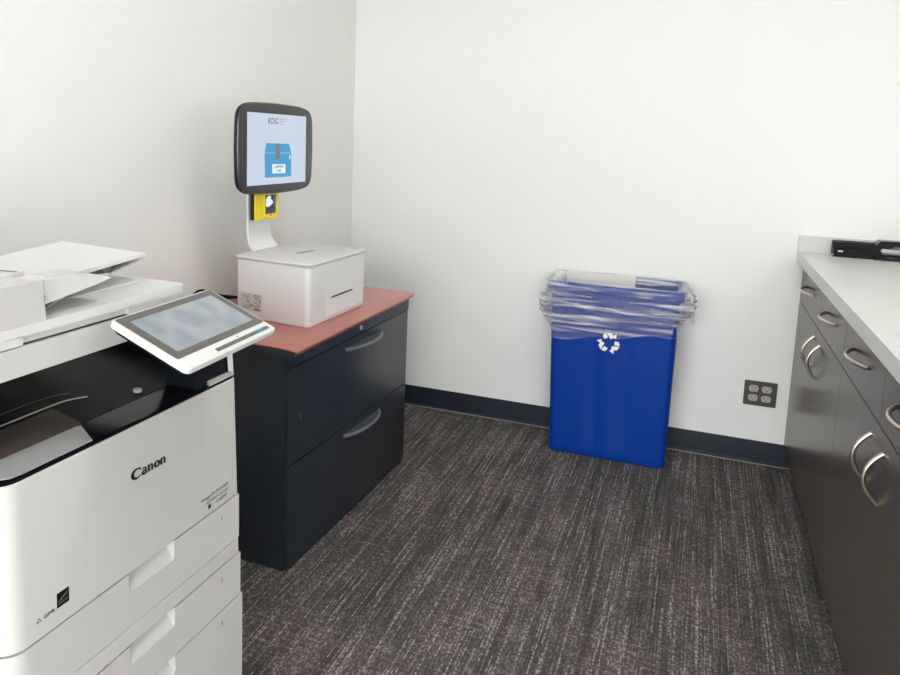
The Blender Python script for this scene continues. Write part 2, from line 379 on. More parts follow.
# ------------------------------------------------------------------ recycling bin
def bring(x0, x1, yf, yb, z, r=.03, n=7, flute=0.0):
    """rounded-rect ring with many points along the front so the flutes show"""
    pts = []
    def seg(a, c, k):
        for i in range(k): pts.append((a[0] + (c[0] - a[0]) * i / k, a[1] + (c[1] - a[1]) * i / k, z))
    def arc(cx, cy, a0):
        for i in range(n): a = a0 + PI / 2 * i / n; pts.append((cx + r * math.cos(a), cy + r * math.sin(a), z))
    N = 36
    for i in range(N):
        u = i / N; x = x0 + r + (x1 - x0 - 2 * r) * u
        f = 0.0
        if flute:
            for c0, c1 in ((.27, .42), (.50, .70)):
                if c0 < u < c1: f = flute * min(1, (u - c0) / .03, (c1 - u) / .03)
        pts.append((x, yf + f, z))
    arc(x1 - r, yf + r, -PI / 2); seg((x1, yf + r), (x1, yb - r), 10); arc(x1 - r, yb - r, 0)
    seg((x1 - r, yb), (x0 + r, yb), N); arc(x0 + r, yb - r, PI / 2); seg((x0, yb - r), (x0, yf + r), 10); arc(x0 + r, yf + r, PI)
    return pts
def binx(z):   # outer half extents by height
    k = z / .70
    return (-.518 - .027 * k, -.044 + .008 * k, -.256 - .010 * k, -.040 + .018 * k)
t = thing('recycling_bin', 'tall rectangular blue plastic recycling bin standing on the carpet against the back wall', 'recycling bin', (-.285, -.15, 0))
rings = []
for z in (0, .004, .012):
    a = binx(z); i = (.008, .002, 0)[(0, .004, .012).index(z)]; rings.append(bring(a[0] + i, a[1] - i, a[2] + i, a[3] - i, z, .022))
for z, fl in ((.04, 0), (.06, .0035), (.30, .0035), (.55, .0035), (.66, .0035), (.68, 0), (.70, 0)):
    a = binx(z); rings.append(bring(*a, z, .024, flute=fl))
a = binx(.70)
for e, z in ((.014, .703), (.018, .71), (.018, .738), (.014, .745), (.008, .745), (.004, .738)):
    rings.append(bring(a[0] - e, a[1] + e, a[2] - e * .5, a[3] + e * .5, z, .03))
for z in (.70, .4, .03):
    b_ = binx(z); rings.append(bring(b_[0] + .004, b_[1] - .004, b_[2] + .008, b_[3] - .004, z, .02))
MB().loft(rings).build('bin_body', M_blue, t)
# chasing arrows mark moulded on the front
def recy():
    s = MB(); fn = lambda u, v, d: (-.295 + u, -.2640 - (v + .508) * .0143 - .0004 - d, .508 + v)
    R = .043
    for k in range(3):
        rot = k * 2 * PI / 3
        def q(x, y): return (x * math.cos(rot) - y * math.sin(rot), (x * math.sin(rot) + y * math.cos(rot)) * 0.97)
        s.poly([q(*p) for p in ((-.0125, .043), (.008, .043), (.0195, .0245), (.0055, .0165), (-.0025, .030))], fn, .0008)
        s.poly([q(*p) for p in ((-.0145, .041), (-.0045, .0235), (-.0185, .0145), (-.0265, .028), (-.021, .036))][::-1], fn, .0008)
        s.poly([q(*p) for p in ((.010, .029), (.0275, .019), (.0285, .041))], fn, .0008)
    return s
recy().build('recycling_mark', M_markwhite, t, label='white three-arrow recycling mark')

# clear liner: goes up inside, over the rim and hangs in a wrinkled cuff outside
random.seed(4)
def bag():
    s = MB(); N1 = 420; prof = []
    # (kind, t): inside going up, rim, cuff going down
    inner = [(-.016, .36), (-.014, .45), (-.014, .54), (-.013, .62), (-.012, .68), (-.010, .71), (-.006, .735)]
    top = [(.006, .7475), (.020, .7490), (.0255, .742)]
    base = bring(*binx(.70), 0, .03, n=7)
    # resample the perimeter
    P = [Vector((p[0], p[1])) for p in base]; n = len(P)
    cum = [0]
    for i in range(n): cum.append(cum[-1] + (P[(i + 1) % n] - P[i]).length)
    tot = cum[-1]; pts = []
    j = 0
    for k in range(N1):
        d = tot * k / N1
        while cum[j + 1] < d: j += 1
        f = (d - cum[j]) / (cum[j + 1] - cum[j]); pts.append(P[j].lerp(P[(j + 1) % n], f))
    nr = []
    for k in range(N1):
        tt = (pts[(k + 3) % N1] - pts[(k - 3) % N1]).normalized(); nr.append(Vector((tt.y, -tt.x)))
    rings = []
    def ridge(v): return (1 - abs(2 * v)) if abs(v) < 1 else 0
    for off, z in inner:
        r = []
        for k in range(N1):
            p = pts[k]; w1 = noise.noise(Vector((p.x * 22, p.y * 22, z * 5))) * .006
            q = p + nr[k] * (off - abs(w1) * 1.2); r.append((q.x, q.y, z))
        rings.append(r)
    for off, z in top:
        r = []
        for k in range(N1):
            p = pts[k]; q = p + nr[k] * (off + .002 * noise.noise(Vector((p.x * 30, p.y * 30, 1))))
            r.append((q.x, q.y, z + .0045 * max(0, noise.noise(Vector((p.x * 18, p.y * 18, 7))))))
        rings.append(r)
    NT = 64
    for m in range(1, NT + 1):
        u = m / NT; r = []
        for k in range(N1):
            p = pts[k]
            zb = .494 + .070 * max(0, min(1, (p.x + .545) / .51)) ** 1.0 + .006 * math.sin(p.x * 31) 
            fr = max(0, min(1, (p.x + .56) / .54))
            z = .742 + (zb - .742) * u
            # bulge: widest early on the left, later on the right, gathered at the hem
            g = binx(max(z, .45)); b0 = binx(.70)
            taper = (g[0] - b0[0]) * (1 - fr) - (b0[1] - g[1]) * fr if abs(nr[k].x) > .5 else 0
            bul = .026 * (1 - u) + .010 * math.sin(PI * u) + .004 * (u > .97)
            side = abs(nr[k].x)
            bul += side * (.022 * math.sin(PI * min(1, u * 1.25)) ** 2)
            inn = (binx(.70)[2] - binx(z)[2])
            off = bul - (.009 * u if side < .5 else .010 * u)
            # long diagonal folds, fanning out of both upper corners
            c = z + .16 * (p.x + .285) * (1 - u * .5) + p.y * .35
            n1 = noise.noise(Vector((p.x * 3.2, c * 34, p.y * 4))); n2 = noise.noise(Vector((p.x * 6.5 + 9, (z - .1 * p.x) * 62, p.y * 8)))
            n3 = noise.noise(Vector((p.x * 14 + 3, z * 20, p.y * 14)))
            amp = math.sin(PI * min(1, u * 1.05 + .06)) ** .5
            fold = (.011 * (1 - 2 * abs(n1)) ** 2 + .006 * (1 - 2 * abs(n2)) ** 2 + .004 * n3) * amp
            gz = binx(z); nx, ny = nr[k].x, nr[k].y
            sf = (-(gz[0] - b0[0]) if nx < 0 else -(b0[1] - gz[1])) * abs(nx) + (-(gz[2] - b0[2]) if ny < 0 else -(b0[3] - gz[3])) * abs(ny)
            flare = abs(nx) ** 2 * ((.030 * math.exp(-((z - .60) / .06) ** 2)) if nx < 0 else (.026 * math.exp(-((z - .68) / .045) ** 2)))
            sf += (.019 if abs(nx) > .7 else .010) if z > .695 else 0
            gath = max(0, 1 - (1 - u) / .25)
            free = (off + fold - .008) * (1 - gath) + (sf + .003 + .3 * fold) * gath
            q = p + nr[k] * (max(free, sf + .002) + flare * (1 - u))
            r.append((q.x, min(q.y, -.003), z + .004 * n2 * amp))
        rings.append(r)
    s.loft(rings, cap=(False, False))
    # knotted tail at the right corner
    return s
t = thing('bin_liner', 'clear wrinkled plastic bag folded over the rim of the blue recycling bin', 'trash bag', (-.285, -.15, .5))
bag().build('film', M_film, t, ang=1.2)
k = MB()
for (a0, r0, pts) in ((0, .006, [(.000, -.24, .69), (.012, -.24, .675), (.018, -.235, .655), (.012, -.238, .635), (.017, -.24, .615)]), (1, .005, [(-.005, -.245, .66), (.008, -.25, .65), (.019, -.245, .63)])):
    k.tube(pts, r0, 8, .6)
k.build('gathered_tail', M_film, t, ang=1.2)
sh = MB(); rows = []
for i in range(3):
    rows.append([( -.520 + .294 * j / 12, -.050 + .010 * i / 2 - .003 * math.sin(j * .9), (.30, .56, .7535)[i] + .002 * math.sin(j * .7)) for j in range(13)])
def sheet(rows, th):
    s = MB(); n = len(rows[0])
    ring = []
    for r in rows: ring.append([Vector(p) for p in r] + [Vector((p[0], p[1] + th, p[2])) for p in r[::-1]])
    return s.loft(ring)
rows = [[(x, y, z) for x, y, z in r] for r in rows]
tag(sheet(rows, .002).build('card_sheet', M_paper), 'pale card sheet standing inside the blue bin against its back wall', 'card')

# ------------------------------------------------------------------ lateral filing cabinet (local frame: x towards room, y along the front)
FR = -.0265; n0 = Vector((-1.0613, -1.511, 0))
t = thing('filing_cabinet', 'low charcoal two-drawer lateral filing cabinet with a cherry wood top, by the left wall', 'filing cabinet', n0, FR, local=True)
FW = .8815
MB().box(-.515, .0, .004, -.016, FW, .677, .004, 2).build('body', M_cab, t)
MB().box(-.0162, .004, .6375, -.001, FW - .004, .677, .003, 2).build('top_rail', M_cab, t)
def drawer(z0, z1):
    pts = [(-.0158, 0.004), (-.0158, FW - .004), (-.006, FW - .004), (0.0, FW - .014), (0.0, .016), (-.005, .004)]
    d = MB().prism(pts, 'z', z0, z1, .0022, 2).build('drawer', M_cab, t)
    zc = z1 - .025
    out_ = []; K = 20
    for k in range(K + 1): u = -1 + 2 * k / K; out_.append((.036 * (1 - u * u) ** .8 + .0005, .478 + .138 * u))
    for k in range(K, -1, -1): u = -1 + 2 * k / K; out_.append((.0002, .478 + .137 * u))
    MB().prism(out_, 'z', zc - .010, zc + .001, .0).build('handle', M_pulld, d, label='curved grey pull')
    MB().tube([(.036 * (1 - u * u) ** .8 + .001, .478 + .139 * u, zc - .004) for u in [-1 + 2 * k / 24 for k in range(25)]], .0055, 10, 1.25).build('handle_lip', M_pull, d)
    return d
d1 = drawer(.338, .634); d2 = drawer(.012, .334)
MB().cyl((-.001, .455, .6565), 'x', .0085, .004, 20, .0008).box(.003, .4535, .6515, .0038, .4565, .6615).build('lock', M_recep, t, label='small round key lock')
MB().tube([(.0006, .061, .487), (.0008, .060, .475), (.0006, .0665, .461)], .0014, 6).build('scratch_mark', M_pull, d1)
def top_profile(dz=0.0, dx=0.0):
    tp = [(-.525, .6775), (-.525, .699 - dz)]
    for k in range(13):
        a = k / 12; tp.append((-.09 + (.122 - dx) * math.sin(a * PI / 2), .7005 - dz - .0085 * (1 - math.cos(a * PI / 2))))
    return tp + [(.030 - dx, .686), (.022 - dx, .6775)]
RW = Matrix.Translation((.032, -.018, 0)) @ Matrix.Rotation(.026, 4, 'Z') @ Matrix.Translation((-.032, .018, 0))
wt = MB().prism(top_profile(), 'y', -.016, .910, .0015, 2).xf(RW).build('wood_top', M_wood, t, label='cherry wood top with a rounded front edge')
MB().prism(top_profile(.002, .001), 'y', -.0185, -.0162).xf(RW).build('end_cap', M_cab, wt)

# ------------------------------------------------------------------ self-service label kiosk on the filing cabinet
t = thing('label_kiosk', 'white self-service label printing kiosk with a touch monitor, standing on the cherry cabinet top', 'kiosk', (-1.27, -1.10, .7012))
RM = Matrix(((1, .02, 0, .02 * 1.308), (-.13, 1, 0, -.13 * 1.1163), (0, 0, 1, 0), (0, 0, 0, 1)))
bx = rrect(-1.416, -1.306, -1.1163, -.900, .020, 7)
bi = rrect(-1.413, -1.303, -1.119, -.903, .018, 7)
MB().loft([[(p[0], p[1], z) for p in q] for q, z in ((bi, .7012), (bx, .7075), (bx, .893))]).xf(RM).build('housing', M_offwhite, t)
lid = rrect(-1.4205, -1.310, -1.1125, -.890, .020, 7); lid2 = rrect(-1.417, -1.307, -1.117, -.894, .018, 7)
MB().loft([[(p[0], p[1], z) for p in q] for q, z in ((bi, .8932), (bi, .8965), (lid2, .897), (lid, .9), (lid, .903), (lid2, .9055))]).xf(RM).build('lid', M_white2, t)
o = MB().prism(rrect(-1.200, .716, -.925, .824, .006), 'x', -1.1165, -1.1157, .0003).xf(RM).build('front_panel', M_offwhite, t)
MB().box(-1.1160, -1.158, .7735, -1.1153, -1.008, .7785).xf(RM).build('label_slot', M_ink, o)
MB().box(-1.1160, -1.160, .7690, -1.1130, -1.006, .7733, .0008).xf(RM).build('slot_lip', M_white2, o)
lb = MB().box(-1.392, -1.3072, .728, -1.305, -1.3060, .7845, .0002).xf(RM).build('rating_label', M_label, t)
random.seed(2); inkm = MB()
for r_ in range(8):
    z = .778 - r_ * .0062
    x = -1.379
    while x < -1.314:
        wd = random.uniform(.004, .016)
        if random.random() < .72 and not (-1.352 < x < -1.345): inkm.box(x, -1.3076, z, min(x + wd, -1.312), -1.3071, z + .0028)
        x += wd + .003
inkm.box(-1.314, -1.3076, .757, -1.308, -1.3071, .764); inkm.box(-1.337, -1.3076, .7295, -1.309, -1.3071, .7345)
inkm.xf(RM).build('label_print', M_greyink, lb)
lg = MB(); ly = -1.128
for wd_, ht in ((.010, .012), (.009, .016), (.008, .011), (.010, .015), (.008, .012), (.009, .016), (.008, .011), (.011, .014)):
    lg.prism([(-1.268 + (ly + 1.128) * .15, ly), (-1.268 + (ly + 1.128) * .15, ly + wd_), (-1.268 + ht + (ly + 1.128) * .15, ly + wd_), (-1.268 + ht + (ly + 1.128) * .15, ly)], 'z', .9054, .9060); ly += wd_ + .0028
lg.build('lid_mark', M_greyink, t)
# arm: a folded sheet that rises from the back of the lid
armp = [(-1.395, .9062), (-1.398, .9095), (-1.424, .918), (-1.438, .935), (-1.444, .962), (-1.444, 1.30), (-1.436, 1.30), (-1.436, .962), (-1.431, .94), (-1.420, .9235), (-1.395, .9125)]
a = MB(); rr = []
for (y0, y1, z) in ((0, 0, 0),): pass
sec = [(-1.408, .9065, .006), (-1.420, .915, .005), (-1.432, .930, .002), (-1.440, .955, 0), (-1.441, 1.05, 0), (-1.441, 1.32, 0)]
for i, (x, z, fl) in enumerate(sec):
    y0, y1 = -1.160 - .022 * (i > 2) * 0 - fl, -1.020 + fl
    dx, dz = ((.004, .0), (.003, .004), (.004, .003), (.004, 0), (.004, 0), (.004, 0))[i]
    rr.append([(x - dx, y0, z + (-dz if i < 3 else 0)), (x + dx, y0, z + (dz if i < 3 else 0)), (x + dx, y1, z + (dz if i < 3 else 0)), (x - dx, y1, z + (-dz if i < 3 else 0))])
a.loft(rr).build('stand_arm', M_offwhite, t, ang=.9)
# monitor: rounded, slightly bulging bezel, screen facing the room
def mon_outline(g=0.0):
    cy, cz, hw, hh = -1.0925, 1.2565, .2405 - g, .1485 - g; pts = []
    for k in range(128):
        a_ = 2 * PI * k / 128; c_, s_ = math.cos(a_), math.sin(a_); e = 2 / 9.0
        y_ = math.copysign(abs(c_) ** e, c_); z_ = math.copysign(abs(s_) ** e, s_)
        pts.append((cy + hw * y_ * (1 - .035 * z_ * z_), cz + (hh + .004) * z_ * (1 - .06 * y_ * y_)))
    return pts
mo = MB().loft([[(x, p[0], p[1]) for p in mon_outline(g)] for x, g in ((-1.3840, .02), (-1.381, .010), (-1.3755, .003), (-1.366, 0), (-1.3615, .002), (-1.360, .006))]).build('monitor', M_moni, t)
MB().loft([[(x, p[0], p[1]) for p in mon_outline(g)] for x, g in ((-1.3800, .004), (-1.3785, .0012), (-1.370, -.0012), (-1.3695, .0005))]).build('bezel_band', M_monib, mo)
sc = MB().box(-1.3605, -1.2853, 1.1370, -1.3592, -.908, 1.3735).build('screen', M_screen, mo)
MB().box(-1.436, -1.15, 1.20, -1.384, -1.03, 1.31, .004).build('mount', M_offwhite, t)
fx = lambda u, v, d: (-1.3592 + d, u, v)
MB().poly([(-1.1741, 1.2759), (-1.0257, 1.2736), (-1.0113, 1.2427), (-1.1829, 1.2435)], fx, .0004).poly([(-1.1829, 1.2420), (-1.0113, 1.2412), (-1.0094, 1.1595), (-1.1800, 1.1605)], fx, .0004).build('box_picture', M_artblue, sc)
MB().poly([(-1.116, 1.2752), (-1.0895, 1.2749), (-1.0875, 1.224), (-1.092, 1.2215), (-1.1115, 1.2220), (-1.115, 1.225)], fx, .0009).build('tape_picture', M_artgrey, sc)
MB().poly([(-1.1359, 1.2050), (-1.0512, 1.2035), (-1.0506, 1.1725), (-1.1354, 1.1735)], fx, .0009).poly([(-1.0235, 1.2345), (-1.018, 1.2345), (-1.018, 1.2205), (-1.025, 1.2205)], fx, .0009).build('label_picture', M_artwhite, sc)
text('screen_text', 'SHIPPING', .0125, M_artink, sc, (-1.3580, -1.0930, 1.1915), (0, 1, 0), (0, 0, 1), 'CENTER', .0002, 1.1)
text('screen_text', 'LABEL', .0115, M_artink, sc, (-1.3580, -1.0930, 1.1785), (0, 1, 0), (0, 0, 1), 'CENTER', .0002, 1.15)
text('screen_text', 'KDG', .0285, M_artink, sc, (-1.3586, -1.1640, 1.3400), (0, 1, 0), (0, 0, 1), 'LEFT', .0003, 1.05)
ln = MB()
for (y0, y1, z) in ((-1.0905, -1.0444, 1.3577), (-1.0904, -1.0476, 1.3500), (-1.0902, -1.0706, 1.3418)): ln.box(-1.3592, y0, z - .0009, -1.3587, y1, z + .0009)
ln.build('text_lines', emis('screen_line', (150, 162, 176), .8), sc)
# yellow scanner hanging under the monitor
y = MB().prism(rrect(-1.190, 1.0145, -1.130, 1.122, .003, 3), 'x', -1.394, -1.3885, .001).build('barcode_scanner', M_yellow, t, label='yellow handheld scanner under the monitor')
MB().box(-1.4095, -1.1905, 1.0150, -1.3942, -1.062, 1.122, .0008).box(-1.437, -1.13, 1.05, -1.409, -1.09, 1.10).build('scanner_back', M_monib, y)
MB().prism([(-1.142, 1.0205), (-1.128, 1.0235), (-1.112, 1.0140), (-1.062, 1.0145), (-1.055, 1.022), (-1.055, 1.122), (-1.142, 1.122)], 'x', -1.394, -1.383, .0015).build('scanner_head', M_yellow, y)
s_ = MB().box(-1.3835, -1.1385, 1.033, -1.3820, -1.0735, 1.098, .0003).build('scanner_display', M_devdark, y)
MB().poly([(-1.137, 1.060), (-1.124, 1.056), (-1.106, 1.062), (-1.091, 1.070), (-1.098, 1.080), (-1.108, 1.083), (-1.104, 1.092), (-1.118, 1.096), (-1.132, 1.090), (-1.137, 1.082)], lambda u, v, d: (-1.3820 + d, u, v), .0004).build('bright_area', M_devwhite, s_)
MB().box(-1.3820, -1.0895, 1.060, -1.3815, -1.076, 1.095).build('blue_area', M_devblue, s_)
MB().cyl((-1.383, -1.106, 1.0275), 'x', .003, .001, 12).build('button', M_ink, y)
for i, pts in enumerate(([(-1.40, -1.30, .712), (-1.45, -1.31, .716), (-1.52, -1.30, .735), (-1.575, -1.27, .765), (-1.597, -1.24, .770), (-1.598, -1.20, .762), (-1.597, -1.10, .735), (-1.595, -1.03, .700), (-1.590, -1.0, .60), (-1.590, -1.0, .30)],)):
    pass
def catmull(P, n=8):
    P = [Vector(p) for p in P]; Q = [P[0]] + P + [P[-1]]; out = []
    for i in range(len(P) - 1):
        a, b_, c, d = Q[i:i + 4]
        for k in range(n):
            u = k / n; out.append(.5 * ((2 * b_) + (-a + c) * u + (2 * a - 5 * b_ + 4 * c - d) * u * u + (-a + 3 * b_ - 3 * c + d) * u ** 3))
    return out + [P[-1]]
cable = MB().tube(catmull([(-1.434, -1.10, .730), (-1.46, -1.10, .728), (-1.52, -1.11, .722), (-1.575, -1.16, .735), (-1.590, -1.215, .758), (-1.594, -1.26, .745), (-1.596, -1.28, .70), (-1.597, -1.285, .55), (-1.597, -1.29, .30)]), .0045, 8)
cable.tube(catmull([(-1.434, -1.08, .715), (-1.48, -1.06, .712), (-1.54, -1.10, .716), (-1.580, -1.17, .715), (-1.594, -1.23, .70), (-1.597, -1.24, .55), (-1.597, -1.245, .30)]), .0045, 8)
tag(cable.build('power_cable', M_black), 'black power cables looping behind the white kiosk by the left wall', 'cable')

# ------------------------------------------------------------------ multifunction printer
t = thing('office_printer', 'large white office copier with black output tray and tilted touch panel, left foreground', 'printer', (-1.21, -2.36, 0))
YN, XB, YS2_ = -2.636, -1.555, -2.203
def yr(z): return -2.087 + (.813 - z) * .045
def fp(x0, x1, y0, y1, r, z, n=6):
    """footprint: rounded front corners, square back"""
    p = [(x0, y0, z)]
    for i in range(n + 1): a_ = -PI / 2 + PI / 2 * i / n; p.append((x1 - r + r * math.cos(a_), y0 + r + r * math.sin(a_), z))
    q = min(r, .008)
    for i in range(n + 1): a_ = PI / 2 * i / n; p.append((x1 - q + q * math.cos(a_), y1 - q + q * math.sin(a_), z))
    p.append((x0, y1, z)); return p
def slab(z0, z1, x0, x1, r=.035, e=.0012, d=0.0):
    return MB().loft([fp(x0, x1 - e, YN + e, yr(z0) - e - d, r, z0), fp(x0, x1, YN, yr(z0) - d, r, z0 + e), fp(x0, x1, YN, yr(z1) - d, r, z1 - e), fp(x0, x1 - e, YN + e, yr(z1) - e - d, r, z1)])
slab(.045, .806, XB, -.870, .03, .002, .004).build('body', M_white, t)
slab(.5585, .813, -.8695, -.850).build('front_cover', M_white, t)
slab(.4245, .4570, -.8695, -.8505).build('middle_band', M_white, t)
slab(.045, .108, -.8695, -.8515).build('plinth', M_white, t)
for (cx, cy) in ((-.93, -2.58), (-.93, -2.13), (-1.49, -2.58), (-1.49, -2.13)):
    c = MB(); c.cyl((cx - .02, cy - .012, .025), 'y', .025, .024, 20, .002); c.box(cx - .022, cy - .018, .03, cx + .012, cy + .018, .046, .003); c.build('caster', M_black, t)
for (z0, z1, num, ph) in ((.4600, .5555, '1', .036), (.3270, .4215, '2', .035), (.1110, .3240, '3', .034)):
    ya, yb = -2.397, -2.281
    Y1 = yr((z0 + z1) / 2) - .001
    YL = YN + .035
    o = [(YL, z0), (Y1, z0), (Y1, z1), (yb, z1), (yb, z1 - ph + .006), (yb - .004, z1 - ph), (ya + .002, z1 - ph), (ya, z1 - ph + .002), (ya, z1), (YL, z1)]
    d = MB().prism(o, 'x', -.8695, -.850)
    d.prism([(-.885, YN)] + [(-.885 + .035 * math.sin(a_), YL - .035 * math.cos(a_)) for a_ in [PI / 2 * q / 8 for q in range(1, 9)]] + [(-.885, YL)], 'z', z0, z1)
    d = d.build('paper_drawer', M_white, t)
    # recessed grip: sloping floor inside the notch
    MB().hexa([(-.8695, ya, z1 - ph - .001), (-.8515, ya, z1 - ph - .001), (-.8515, yb, z1 - ph - .001), (-.8695, yb, z1 - ph - .001),
               (-.8695, ya, z1 - .014), (-.8520, ya, z1 - ph + .001), (-.8520, yb, z1 - ph + .001), (-.8695, yb, z1 - .014)]).build('grip', M_white, d)
    text('tray_number', num, .013, M_greyink, d, (-.8497, -2.139, z1 - .031), (0, 1, 0), (0, 0, 1), 'LEFT', .0002, 1.3)
# black glossy sill with a pale grey strip on its near part
YS = YN + .006
MB().loft([fp(XB, -.852, YN + .001, -2.090, .03, .8135), fp(XB, -.8515, YN + .001, -2.0895, .03, .8165), fp(XB, -.856, YN + .004, -2.093, .028, .8185)]).build('tray_sill', M_gloss, t)
MB().prism([(-.922, YN + .008), (-.888, YN + .008), (-.872, YN + .0135), (-.861, YN + .025), (-.8575, YN + .042), (-.8575, -2.462), (-.918, -2.425), (-.922, -2.43)], 'z', .8180, .8197, .0006).build('sill_strip', M_sill, t)
MB().prism([(-.862, -2.165), (-.8515, -2.172), (-.8515, -2.091), (-.8645, -2.091), (-.8645, -2.150)], 'z', .8187, .8255, .0008).build('sill_end_cap', M_grey, t)
# output tray inside
rows = []
for i in range(15):
    x = -.925 - .525 * i / 14; r = []
    for j in range(25):
        yy = YN + .02 + (.52) * j / 24
        h = .8195 + .020 * (1 - math.cos(min(1, i / 7) * PI)) / 2 * (.4 + .6 * j / 24)
        if 3 <= i <= 11 and j < 15 - abs(i - 6): h -= .006
        r.append((x, yy, h))
    rows.append(r)
s = MB(); s.loft(rows, cap=(False, False), close=False)
tr_ = s.build('output_tray', M_tray, t, ang=.9)
for (x0, j) in ((-.995, 0), (-1.035, 1)):
    MB().tube(catmull([(x0, YN + .02, .836), (x0, -2.50, .836), (x0, -2.41, .8365), (x0 + .004, -2.375, .836), (x0 + .012, -2.345, .833)]), .0012 - .0004 * j, 8).build('tray_ridge', M_grey if j == 0 else M_bezel, tr_)
MB().cyl((-.945, -2.262, .822), 'z', .008, .005, 20, .002).build('tray_knob', M_grey, tr_)
MB().prism([(-.9225, .8190), (-.9225, .8205), (-.935, .8245), (-.975, .834), (-.985, .834), (-.985, .8190)], 'y', YN + .012, -2.42, .001).build('reflection_lip', M_reflect, t)  # brownish reflection in the tray gloss, put into the colour of this slope
MB().box(XB + .02, YN + .012, .9470, -.892, YS2_ - .012, .9508, .001).build('underside', M_black, t)
MB().box(XB, YN + .002, .8186, -1.45, -2.093, .9495).build('back_column', M_tray, t)
MB().box(XB, YN, .8186, -.93, YN + .012, .9495, .002).build('side_wall', M_white, t)
MB().box(-1.45, -2.106, .8186, -.862, -2.093, .868, .002).build('tray_fence', M_black, t)
MB().box(-.93, -2.2, .8186, -.862, -2.0925, .948, .004).build('front_post', M_black, t)
MB().prism([(-2.0955, .826), (-2.0895, .8240), (-2.0925, .855), (-2.0945, .882), (-2.1000, .884), (-2.0985, .855)], 'x', -.866, -.8535, .001).build('post_edge', M_white2, t)
# scanner unit
YS2 = -2.203
def sp(x0, x1, y0, y1, z0, z1, r=.012, bev=.002): return MB().prism(rrect(x0, y0, x1, y1, r, 5), 'z', z0, z1, bev, 2)
scn = sp(XB, -.880, -2.668, YS2 - .004, .951, .9935, .008).build('scanner_base', M_white, t)
lid_ = MB()
lid_.prism(rrect(XB, -2.668, -.880, YS2 + .004, .020, 6), 'z', 1.008, 1.0232, .003, 3)
lid_.box(XB, -2.668, .9955, -.880, -2.563, 1.0085, .0008); lid_.box(XB, -2.3525, .9955, -.8815, YS2 - .004, 1.0085, .0008)
lid_.box(XB + .01, -2.58, .9957, -.889, -2.34, 1.0083)
lid_.build('scanner_lid', M_white2, t)
MB().box(XB + .01, -2.66, .9936, -.886, YS2 - .01, .9956).build('lid_seam', M_seam, scn)
# document feeder
fd = MB().prism([(-2.69, 1.0234), (-2.521, 1.0234), (-2.5265, 1.079), (-2.530, 1.0835), (-2.69, 1.0845)], 'x', -1.50, -.880, .003, 2).build('document_feeder', M_white, t)
MB().prism([(-2.69, 1.0843), (-2.60, 1.0843), (-2.54, 1.0865), (-2.50, 1.086), (-2.50, 1.0800), (-2.53, 1.079), (-2.69, 1.079)], 'x', -1.50, -.945, .002, 2).build('feeder_cover', M_white2, fd)
MB().hexa([(-1.30, -2.58, 1.0868), (-.95, -2.512, 1.0868), (-.95, -2.507, 1.0868), (-1.30, -2.573, 1.0868), (-1.30, -2.58, 1.0872), (-.95, -2.512, 1.0872), (-.95, -2.507, 1.0872), (-1.30, -2.573, 1.0872)]).build('cover_seam', M_greyink, fd)
MB().box(-1.49, -2.529, 1.026, -.884, -2.5195, 1.060).build('feeder_throat', M_bezel, fd)
# front fence of the feeder throat, wedge shaped
MB().prism([(-2.528, 1.081), (-2.46, 1.079), (-2.385, 1.0665), (-2.378, 1.062), (-2.40, 1.0575), (-2.522, 1.0420)], 'x', -.935, -.893, .002, 2).build('feed_guide', M_white2, fd)
MB().prism([(-2.505, 1.0765), (-2.440, 1.0750), (-2.432, 1.0775), (-2.438, 1.0820), (-2.452, 1.0830), (-2.498, 1.0820)], 'x', -.935, -.905, .0012).build('guide_rail', M_white, fd)
# input tray: tilted slab
P = lambda x, yy, z: (x, yy, z)
it = MB().hexa([(-1.20, -2.525, 1.0440), (-.945, -2.525, 1.0520), (-.945, -2.236, 1.0750), (-1.178, -2.206, 1.0735), (-1.20, -2.525, 1.0500), (-.945, -2.525, 1.0630), (-.945, -2.234, 1.0800), (-1.178, -2.204, 1.0795)], .003, 3).build('input_tray', M_white2, t)
MB().box(-1.08, -2.36, 1.054, -.962, -2.32, 1.066, .004).box(-1.05, -2.29, 1.062, -.965, -2.275, 1.0715, .002).box(-1.0, -2.33, 1.055, -.955, -2.31, 1.0665, .001).build('tray_underside_clip', M_bezel, it)
MB().hexa([(-1.06, -2.31, 1.0515), (-.955, -2.31, 1.0515), (-.96, -2.222, 1.066), (-1.05, -2.215, 1.068), (-1.06, -2.31, 1.0545), (-.955, -2.31, 1.0545), (-.96, -2.220, 1.0695), (-1.05, -2.213, 1.0715)], .001).build('tray_extension', M_white, it)
MB().hexa([(-1.10, -2.475, 1.024), (-.93, -2.475, 1.024), (-.93, -2.385, 1.056), (-1.10, -2.385, 1.058), (-1.10, -2.480, 1.0265), (-.93, -2.480, 1.0265), (-.93, -2.390, 1.0585), (-1.10, -2.390, 1.0605)], .0008).build('paper_lift_plate', M_grey, fd)
MB().prism([(-2.52, 1.0236), (-2.44, 1.0236), (-2.34, 1.0262), (-2.23, 1.0285), (-2.215, 1.0236)], 'x', -1.35, -.96, .001).build('exit_ramp', M_white2, t)
